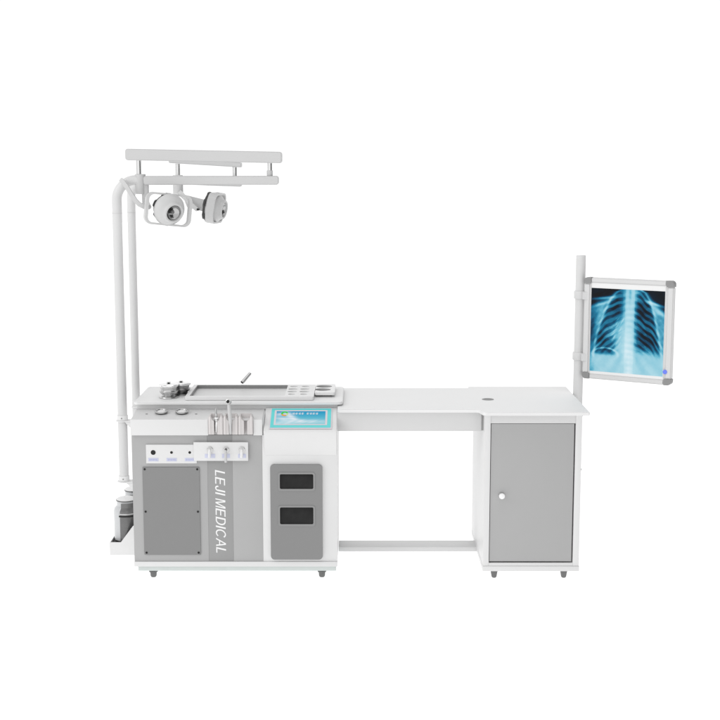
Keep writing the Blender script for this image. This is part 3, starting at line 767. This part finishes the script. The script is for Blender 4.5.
steel_jar('cotton_jar', 'dark sided steel jar half hidden between the bright jar and the tray', -.878, .350, True, 1.0, .80)

bm = bmesh.new()
tube(bm, [(-.596, .535, .8445), (-.592, .538, .847), (-.558, .56, .884), (-.555, .562, .888)], .009, 20, radii=[.0095, .0102, .0090, .0082])
nz = obj('steel_nozzle', bm, STEEL); tag(nz, 'short slanted metal nozzle resting against the back rim of the tray', 'nozzle')
bm = bmesh.new(); lathe(bm, [(0, 0), (.0075, 0), (.0075, .0016), (0, .0016)], (-.5968, .5345, .8438), (-.6, -.45, -.65), 20); obj('nozzle_mouth', bm, BLACK, nz)

# hand instruments standing in the cups
sp = thing('spray_wand', 'thin glassy spray wand standing in the left cup of the console', 'spray wand', (-.668, -.018, .70))
bm = bmesh.new(); tube(bm, [(-.6690, -.018, .700), (-.668, -.020, .735), (-.6665, -.022, .750)], .0045, 18, radii=[.003, .0045, .0048]); obj('wand_tip', bm, CHROME, sp)
bm = bmesh.new(); lathe(bm, [(0, 0), (.0045, 0), (.006, .004), (.008, .010), (.007, .018), (.005, .022), (.0042, .030), (.0055, .036), (.0042, .042), (.0034, .062), (0, .063)], (-.6668, -.022, .750), (-.04, .05, 1), 24); obj('wand_body', bm, STEEL, sp)
bm = bmesh.new(); lathe(bm, [(.0075, -.0035), (.0105, -.002), (.0105, .002), (.0075, .0035)], (-.667, -.021, .768), n=24); obj('wand_collar', bm, CHROME, sp)
sh = thing('suction_wand', 'tall grey suction wand with a round open head standing in the middle cup', 'suction wand', (-.600, -.018, .70))
bm = bmesh.new(); tube(bm, [(-.6005, -.034, .694), (-.6005, -.034, .705), (-.6005, -.034, .735), (-.601, -.036, .76), (-.603, -.037, .79), (-.605, -.038, .815), (-.6065, -.040, .838)], .008, 24, radii=[.0048, .005, .0055, .0085, .0092, .0082, .0066]); obj('wand_body', bm, ARM, sh)
bm = bmesh.new(); lathe(bm, [(0, -.012), (.008, -.012), (.0115, -.008), (.0125, .004), (.0115, .009), (.008, .010), (.0068, .008), (.0066, 0), (0, 0)], (-.6065, -.041, .848), (-.25, -.9, .25), 28); hh = obj('wand_head', bm, STEEL, sh)
bm = bmesh.new(); lathe(bm, [(0, .0004), (.0064, .0004), (.0064, .004), (0, .004)], (-.6065, -.041, .848), (-.25, -.9, .25), 20); obj('suction_mouth', bm, BLACK, hh)

# ================================================================ SUCTION JARS in the side holder
def suction_jar(label, x, y, s, h):
    r = thing('suction_jar', label, 'jar', (x, y, .0985), 'suction jars in the side holder')
    bm = bmesh.new()
    lathe(bm, [(0, 0), (.052 * s, 0), (.062 * s, .008), (.064 * s, .02), (.064 * s, h - .062), (.060 * s, h - .048), (.052 * s, h - .040), (.048 * s, h - .036), (.048 * s, h - .012), (0, h - .012)], (x, y, .0985), n=48)
    obj('jar_body', bm, JARW, r)
    bm = bmesh.new(); lathe(bm, [(0, h - .0118), (.045 * s, h - .0118), (.0505 * s, h - .008), (.0505 * s, h - .005), (.042 * s, h + .001), (.020 * s, h + .005), (0, h + .006)], (x, y, .0985), n=48)
    ld = obj('lid', bm, WHITE2, r)
    bm = bmesh.new(); lathe(bm, [(.0505 * s, h - .0115), (.0520 * s, h - .0105), (.0520 * s, h - .0060), (.0505 * s, h - .0060)], (x, y, .0985), n=48); obj('lid_seal', bm, DSTEEL, ld)
    return r
j1 = suction_jar('front suction jar with a dark side, standing in the holder on the cabinet flank', -1.1500, .285, .97, .212)
j2 = suction_jar('rear clear suction jar, only its lid showing above the front jar', -1.1400, .452, .93, .220)
# smoked half shell wrapping the front jar
for jr, x, y, r, z0, z1 in ((j1, -1.1500, .285, .0632, .1085, .2995), (j2, -1.14, .452, .061, .1085, .30)):
    bm = bmesh.new(); t = bmesh.new(); cols = []
    for a in range(-75, 61, 5):
        ca, sa = math.sin(R(a)), -math.cos(R(a))
        lowz = z0 + .0 * a
        if a < -20: lowz = z0
        cols.append([t.verts.new((x + rr * ca, y + rr * sa, z)) for rr, z in ((r, lowz), (r + .002, lowz), (r + .002, z1 - .045), (r * .80 + .002, z1 - .030), (r * .80 + .002, z1 - .008), (r * .80, z1 - .008), (r * .80, z1 - .030), (r, z1 - .045))]) if a >= -22 else None
    cols = [c for c in cols if c]
    for a, b in zip(cols, cols[1:]):
        for k in range(8): t.faces.new((a[k], a[(k + 1) % 8], b[(k + 1) % 8], b[k]))
    t.faces.new(cols[0]); t.faces.new(cols[-1])
    join(bm, t); sm_ = obj('smoked_shell', bm, JARD, jr)
    for zz, mm in ((z1 - .062, STEEL), (z1 - .072, BLACK)):
        bm = bmesh.new(); t = bmesh.new(); cols = []
        for a in range(-24, 61, 6):
            ca, sa = math.sin(R(a)), -math.cos(R(a))
            cols.append([t.verts.new((x + rr * ca, y + rr * sa, z)) for rr, z in ((r + .0023, zz), (r + .0045, zz + .002), (r + .0045, zz + .006), (r + .0023, zz + .008))])
        for a, b in zip(cols, cols[1:]):
            for k in range(4): t.faces.new((a[k], a[(k + 1) % 4], b[(k + 1) % 4], b[k]))
        t.faces.new(cols[0]); t.faces.new(cols[-1]); join(bm, t)
        obj('band_ring', bm, mm, sm_)
